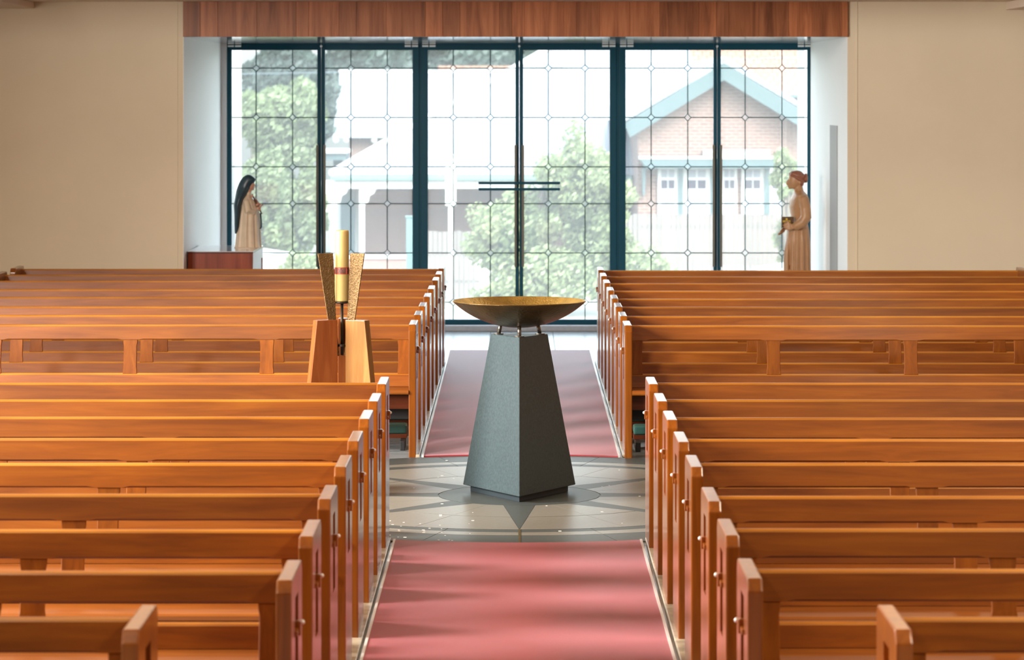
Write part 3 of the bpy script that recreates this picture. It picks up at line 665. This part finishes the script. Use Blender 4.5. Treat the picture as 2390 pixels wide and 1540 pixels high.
def leafmesh(blobs, n, size, rnd):
    vs, fs = [], []
    tot = sum(r[0]*r[1]*r[2] for _, r in blobs)
    for c, r in blobs:
        for _ in range(int(n*r[0]*r[1]*r[2]/tot)):
            d = Vector((rnd.gauss(0, 1), rnd.gauss(0, 1), rnd.gauss(0, 1))).normalized()*(rnd.random()**.38)
            p = Vector((c[0]+d.x*r[0], c[1]+d.y*r[1], c[2]+d.z*r[2]))
            a = Vector((rnd.gauss(0, 1), rnd.gauss(0, 1), rnd.gauss(0, 1))).normalized(); t = a.orthogonal().normalized(); q = a.cross(t)
            s = size*rnd.uniform(.6, 1.4); i = len(vs)
            vs += [p-t*s, p-q*s*.45, p+t*s, p+q*s*.45]; fs.append((i, i+1, i+2, i+3))
    m = MB(); m.v = vs; m.f = fs; return m
def tree(name, label, cat, base, blobs, n, size, m, seed, trunk=None, group=None):
    rnd = random.Random(seed); t = thing(name, label, cat, base, group=group)
    bl = []
    for c, r in blobs:                                    # clump each big blob into smaller ones
        bl.append((c, tuple(v*.72 for v in r)))
        for _ in range(14):
            d = Vector((rnd.gauss(0, 1), rnd.gauss(0, 1), rnd.gauss(0, 1))).normalized()
            bl.append(((c[0]+d.x*r[0]*.75, c[1]+d.y*r[1]*.75, c[2]+d.z*r[2]*.75), tuple(v*rnd.uniform(.22, .4) for v in r)))
    me = leafmesh(bl, n, size, rnd).mesh('foliage', m); f = link('foliage', me, t)
    zt_ = max(c[2] for c, r in blobs); tr = MB().tube([(0, 0, 0), (.1, 0, zt_*.4), (-.05, .1, zt_*.8), (.05, 0, zt_)], trunk or [.16, .13, .09, .04], 8)
    for q in range(5):
        a = q*1.3; c, r = blobs[q % len(blobs)]; tr.tube([(0, 0, zt_*.35), (c[0]*.5+r[0]*.2*math.cos(a), c[1]*.5, c[2]*.8), (c[0]+r[0]*.5*math.cos(a), c[1]+r[1]*.5*math.sin(a), c[2]+r[2]*.3)], [.06, .04, .015], 6)
    tr.build('trunk', M['bark'], t, True); return t
def B(x0, x1, y0, y1, D, base, ry=None):
    """ellipsoid spanning those picture columns and rows at distance D, relative to base"""
    cx, cz_ = px((x0+x1)/2, D), (pz(y0, D)+pz(y1, D))/2; rx, rz = (x1-x0)/2*D/F, (y1-y0)/2*D/F
    return ((cx-base[0], D-base[1], cz_-base[2]), (rx, ry or min(rx, rz)*1.1, rz))
bb = (px(1265, 62), 62, GZ)
tree('garden_shrub', 'large pale green shrub growing behind the centre doors', 'shrub', bb,
     [B(1235, 1480, 290, 560, 62, bb), B(1070, 1330, 430, 640, 62, bb), B(1090, 1440, 540, 760, 61.5, bb), B(1300, 1500, 420, 700, 62.5, bb), B(1400, 1590, 575, 720, 61.5, bb)], 26000, .065, M['leafB'], 5)
bb = (px(640, 72), 72, GZ)
tree('street_tree', 'leafy green tree filling the leftmost glass door', 'tree', bb, [B(540, 760, 165, 420, 72, bb), B(520, 700, 330, 580, 71, bb), B(600, 775, 380, 640, 72, bb)], 24000, .09, M['leafA'], 8)
bb = (px(590, 95), 95, GZ)
tree('street_tree', 'grey green tree standing behind the leafy tree at far left', 'tree', bb, [B(595, 760, 90, 260, 95, bb), B(690, 800, 150, 330, 95, bb), B(540, 680, 130, 330, 95, bb)], 20000, .14, M['leafC'], 9)
for i, (x0, x1, lab) in enumerate(((760, 960, 'dark distant treetop above the left metal roof'), (930, 1190, 'dark distant treetop above the terracotta ridge'), (1150, 1300, 'dark distant treetop where the hip roof rises'))):
    DT = 122+9*i; bb = (px((x0+x1)/2, DT), DT, GZ)
    tree('distant_tree', lab, 'tree', bb, [B(x0, x1, 60, 260, DT, bb), B(x0-30, x1-60, 100, 240, DT, bb), B(x0+60, x1+30, 100, 240, DT, bb)], 14000, .2, M['leafC'], 20+i, [.3, .25, .2, .1], 'distant trees')
bb = (px(1835, 63), 63, GZ)
tree('garden_tree', 'small yellow green tree beside the house windows at right', 'tree', bb, [B(1790, 1880, 345, 470, 63, bb), B(1805, 1900, 470, 640, 63.5, bb)], 5000, .06, M['leafB'], 31, [.06, .05, .04, .02])
bb = (px(690, 56), 56, GZ)
tree('low_shrub', 'low bright shrub in front of the parked car at left', 'shrub', bb, [B(640, 790, 588, 700, 56, bb)], 3500, .05, M['leafB'], 33, [.05, .04, .03, .01])

# brick house with gable across the street
hs = thing('brick_house', 'pale brick house with teal gable and white metal roof across the street', 'house', (0, 0, GZ)); HZ = -GZ
HD = 80.0
def hz(y, D=HD): return pz(y, D)-GZ
ax, az = px(1687, HD), hz(165); lx, lz = px(1478, HD), hz(290); rx_ = ax+(ax-lx); rz_2 = lz
MB().prism([(lx+.12, 0), (rx_-.12, 0), (rx_-.12, lz-.1), (ax, az-.12), (lx+.12, lz-.1)], 'y', HD, HD+9).build('gable_wall', M['brick'], hs)
for sg, ex in ((1, lx), (-1, rx_)):              # barge boards and roof slopes of the gable wing
    d = .42
    MB().prism([(ax, az+.18), (ex-sg*.25, lz+.03), (ex-sg*.1, lz-.33), (ax, az-.24)], 'y', HD-.5, HD-.42).build('barge_board', M['teal'], hs)
    MB().prism([(ax, az+.36), (ex-sg*.45, lz+.07), (ex-sg*.4, lz-.03), (ax, az+.19)], 'y', HD-.5, HD+9).build('roof_slope', M['roof'], hs)
# main hip roof and veranda
VD = 83.0; ev = hz(408, VD); e0, e1 = px(772, VD), px(1475, VD); rid = hz(80, 93)
rx0, rx1 = px(1345, 93), px(1600, 93)
mr = MB(); mr.v = [(e0, VD, ev), (e1+2.2, VD, ev), (rx1, 93, rid), (rx0, 93, rid), (e0, 100.5, ev), (e1+2.2, 100.5, ev)]
mr.f = [(0, 1, 2, 3), (0, 3, 4), (4, 3, 2, 5), (1, 5, 2), (0, 4, 5, 1)]; mr.build('hip_roof', M['roof'], hs)
MB().tube([(e0, VD-.02, ev+.04), (rx0, 93, rid+.06)], .09, 6).build('hip_capping', M['wframe'], hs)
MB().box(e0, e1, VD-.12, VD, ev-.14, ev-.02).build('gutter', M['tealm'], hs, bev=.02)
MB().box(e0+.1, e1, VD+.05, VD+.15, ev-.36, ev-.14).build('veranda_beam', M['wframe'], hs)
MB().box(px(838, 85.5), e1, 85.5, 85.8, 0, ev).build('front_wall', M['brick2'], hs)
MB().box(px(772, 85.6), px(838, 85.6), 85.6, 85.8, 0, ev).build('porch_wall', M['wframe'], hs)
MB().box(px(795, 85.5), px(828, 85.5), 85.45, 85.6, 0, ev-.2).build('front_door', M['teal'], hs)
for xx in (780, 845):
    MB().box(px(xx, VD+.2)-.07, px(xx, VD+.2)+.07, VD+.1, VD+.24, 0, ev-.3).build('veranda_post', M['wframe'], hs, bev=.01)
    MB().prism([(px(xx, VD+.2)+.07, ev-.36), (px(xx, VD+.2)+.4, ev-.36), (px(xx, VD+.2)+.3, ev-.5), (px(xx, VD+.2)+.2, ev-.55), (px(xx, VD+.2)+.17, ev-.7), (px(xx, VD+.2)+.07, ev-.8)], 'y', VD+.14, VD+.2).build('post_bracket', M['wframe'], hs)
MB().box(px(875, 85.4), px(960, 85.4), 85.4, 85.5, hz(445, 85.4), hz(425, 85.4)).build('wall_vent', M['hglass'], hs)
# bay window of the gable
wz0, wz1 = hz(500), hz(388)
MB().prism([(px(1492, HD), hz(370)), (px(1812, HD), hz(370)), (px(1800, HD), hz(391)), (px(1505, HD), hz(391))], 'y', HD-.6, HD).build('window_hood', M['teal'], hs)
MB().box(px(1490, HD), px(1815, HD), HD-.62, HD, hz(370), hz(364)).build('hood_flashing', M['wframe'], hs)
MB().box(px(1640, HD), px(1795, HD), HD-.3, HD, hz(364), hz(349)).build('blind_box', M['wframe'], hs)
MB().prism([(px(1498, HD), hz(391)), (px(1507, HD), hz(391)), (px(1504, HD), hz(455)), (px(1499, HD), hz(455))], 'y', HD-.3, HD).build('hood_bracket', M['teal'], hs)
for x0, x1 in ((1582, 1594), (1658, 1684), (1783, 1796)):
    MB().box(px(x0, HD), px(x1, HD), HD-.14, HD, wz0, wz1).build('window_post', M['teal'], hs)
for x0, x1 in ((1535, 1582), (1594, 1658), (1684, 1720), (1730, 1783), (1796, 1830)):
    X0, X1 = px(x0, HD), px(x1, HD); zm = hz(447); f = MB().box(X0, X1, HD-.08, HD-.02, wz0, wz1).build('casement', M['wframe'], hs)
    bw_ = (X1-X0)*.17; cw = (X1-X0-2*bw_)
    for r_, (za, zb, mm) in enumerate(((hz(440), hz(420), 'hglass'), (hz(414), hz(396), 'curtain'))):
        for q in (0, 1):
            xa = X0+bw_+q*cw*.54; MB().box(xa, xa+cw*.46, HD-.09, HD-.078, za, zb).build('window_pane', M[mm], f)
    MB().box(X0+bw_, X1-bw_, HD-.09, HD-.078, hz(496), hz(458)).build('window_pane', M['curtain'], f)
# house behind to the left: steep metal roof over brick
h2 = thing('metal_roof_house', 'house with tall white corrugated roof behind the veranda house', 'house', (0, 0, GZ)); D2 = 102.0
q = [px(778, D2), px(792, 106), px(1260, 106), px(1260, D2)]
m2 = MB(); m2.v = [(q[0], D2-.4, hz(321, D2)), (q[3], D2-.4, hz(321, D2)), (q[2], 106, hz(172, 106)), (q[1], 106, hz(172, 106)), (q[0], 110, hz(321, D2)), (q[3], 110, hz(321, D2))]
m2.f = [(0, 1, 2, 3), (3, 2, 5, 4), (0, 3, 4), (1, 5, 2), (0, 4, 5, 1)]; m2.build('roof', M['roof'], h2)
MB().tube([(q[1], 106, hz(170, 106)), (q[2], 106, hz(170, 106))], .12, 6).build('ridge_cap', M['wframe'], h2)
MB().box(px(815, D2), q[3], D2, D2+7, 0, hz(319, D2)).build('brick_wall', M['brick'], h2)
for x in (784, 808, 873): MB().ball((px(x, D2-.3), D2-.3, hz(326, D2)), (.1, .1, .13)).build('eave_lamp', M['wframe'], h2, True)
MB().box(px(760, 96), px(812, 96), 95, 97, hz(372, 96), hz(356, 96)).box(px(760, 96)+.2, px(812, 96)-.2, 96.5, 97, 0, hz(372, 96)).build('side_awning', M['teal'], h2)
MB().box(px(757, 96), px(816, 96), 94.9, 97.1, hz(356, 96), hz(348, 96)).build('awning_top', M['wframe'], h2)
# terracotta roofs beyond
h3 = thing('tile_roof_house', 'pale terracotta tiled house behind the teal gable at right', 'house', (0, 0, GZ)); D3 = 110.0
m3 = MB(); a_, b_, c_, d_ = px(1560, D3), px(2050, D3), px(2000, D3+6), px(1640, D3+6)
m3.v = [(a_, D3, hz(222, D3)), (b_, D3, hz(222, D3)), (c_, D3+6, hz(40, D3+6)), (d_, D3+6, hz(40, D3+6)), (a_, D3+12, hz(222, D3)), (b_, D3+12, hz(222, D3))]
m3.f = [(0, 1, 2, 3), (3, 2, 5, 4), (0, 3, 4), (1, 5, 2), (0, 4, 5, 1)]; m3.build('roof', M['tileroof'], h3)
MB().box(a_+.4, b_-.4, D3+.5, D3+11, 0, hz(224, D3)).build('brick_wall', M['brick'], h3)
MB().box(a_, b_, D3-.1, D3, hz(228, D3), hz(221, D3)).build('gutter', M['teal'], h3)
h4 = thing('far_tile_roof', 'strip of terracotta ridge seen over the white metal roof', 'house', (0, 0, GZ)); D4 = 114.0
MB().prism([(px(1022, D4), hz(170, D4)), (px(1215, D4), hz(170, D4)), (px(1215, D4), hz(153, D4)), (px(1022, D4), hz(153, D4))], 'y', D4, D4+1).build('ridge_tiles', M['tileroof'], h4)
MB().box(px(1022, D4), px(1215, D4), D4+.1, D4+6, 0, hz(170, D4)).build('brick_wall', M['brick'], h4)
# fences
def fence(name, label, x0, x1, D, ytop, pw=.1):
    t = thing(name, label, 'fence', (px(x0, D), D, GZ)); L = px(x1, D)-px(x0, D); n = int(L/pw); zt_ = pz(ytop, D)-GZ; rnd = random.Random(int(x0))
    me = MB().box(0, pw-.012, -.01, .01, 0, 1).mesh('paling', M['fence'])
    for i in range(n):
        p = link('paling', me, t, (i*pw, 0, .03)); p.scale = (1, 1, zt_-.03+rnd.uniform(-.015, .015))
    for z in (.35, zt_-.3): MB().box(0, L, .01, .06, z, z+.08).build('fence_rail', M['fence'], t)
    return t
fence('paling_fence', 'pale timber paling fence below the bay window at right', 1455, 1880, 66, 500)
fence('paling_fence', 'pale timber paling fence left of the shrub behind the font', 1000, 1120, 66.5, 540)
gp = thing('gate_post', 'pale teal post beside the pink garden wall', 'post', (px(956, 67), 67, GZ))
MB().box(-.07, .07, -.07, .07, 0, pz(508, 67)-GZ).build('shaft', M['tealm'], gp, bev=.01); MB().box(-.09, .09, -.09, .09, pz(508, 67)-GZ, pz(508, 67)-GZ+.04).build('cap', M['tealm'], gp, bev=.01)
gw = thing('garden_wall', 'low pink rendered garden wall in front of the veranda', 'wall', (0, 68, GZ))
MB().box(px(770, 68), px(948, 68), 0, .2, 0, pz(604, 68)-GZ).build('wall_body', M['pinkwall'], gw); MB().box(px(770, 68)-.03, px(948, 68)+.03, -.04, .24, pz(604, 68)-GZ, pz(596, 68)-GZ).build('coping', M['concrete'], gw, bev=.01)
po_ = thing('utility_pole', 'slim pale pole with a box seen left of the shrub', 'pole', (px(1052, 60), 60, GZ))
MB().tube([(0, 0, 0), (0, 0, pz(360, 60)-GZ)], .05, 10).build('shaft', M['concrete'], po_, True); MB().box(-.1, .1, -.08, .08, pz(480, 60)-GZ, pz(360, 60)-GZ).build('meter_box', M['concrete'], po_, bev=.01)
ol = thing('overhead_line', 'thin overhead wire crossing the view above the house roofs', 'wire', (0, 72, GZ))
MB().tube([(-9+18*k/16, 0, pz(176-55*k/16, 72)-GZ-.1*math.sin(PI*k/16)) for k in range(17)], .011, 6).build('wire', M['wire'], ol)
for x, y in ((-9, 176), (9, 121)): MB().tube([(x, .0, 0), (x, .0, pz(y, 72)-GZ+.3)], [.14, .1], 10).build('pole', M['bark'], ol, True)
# parked cars
def car(label, loc, m, flip=1):
    t = thing('parked_car', label, 'car', loc, group='parked cars')
    side_ = [(-2.15, .32), (-2.2, .62), (-2.1, .86), (-1.75, .93), (-1.25, .98), (-.55, 1.4), (-.1, 1.47), (.7, 1.46), (1.35, 1.32), (1.85, 1.0), (2.12, .94), (2.2, .6), (2.15, .32)]
    side_ = [(x*flip, z) for x, z in side_]
    rings = [[(x*(1 if abs(yv) < .8 else .985), yv*(1 if z < 1.0 else (1-(z-1)*.42)), z) for x, z in side_] for yv in (-.86, -.8, .8, .86)]
    MB().loft(rings).build('body', m, t, bev=.03)
    for sy in (-1, 1):
        for a in ([(-1.05, 1.0), (-.5, 1.36), (-.02, 1.42), (-.02, 1.0)], [(.05, 1.0), (.05, 1.42), (.68, 1.41), (1.25, 1.27), (1.45, 1.0)]):
            p = [(x*flip, sy*(.868*(1-(z-1)*.42)), z) for x, z in a]; n_ = [(x, y+sy*.004, z) for x, y, z in p]
            MB().loft([p, n_]).build('side_window', M['carglass'], t)
    MB().loft([[(flip*-1.22, -.74, 1.0), (flip*-1.22, .74, 1.0), (flip*-.6, .62, 1.38), (flip*-.6, -.62, 1.38)], [(flip*-1.25, -.74, 1.015), (flip*-1.25, .74, 1.015), (flip*-.62, .62, 1.395), (flip*-.62, -.62, 1.395)]]).build('windscreen', M['carglass'], t)
    for x in (-1.35, 1.35):
        for sy in (-1, 1):
            wv = MB().lathe([(.05, -.1), (.22, -.1), (.32, -.08), (.32, .08), (.22, .1), (.05, .1)], 24).build('wheel', M['rubber'], t, loc=(x, sy*.78, .32)); wv.rotation_euler = (PI/2, 0, 0)
            hb_ = MB().lathe([(.02, -.105), (.2, -.105), (.2, .105), (.02, .105)], 18).build('hub_cap', M['car2'], wv)
    return t
car('white parked car behind the cabinet seen through the left doors', (px(600, 58), 58, GZ), M['car'], -1)
car('silver parked car low behind the carved statue', (px(1850, 53), 53, GZ), M['car2'], 1)
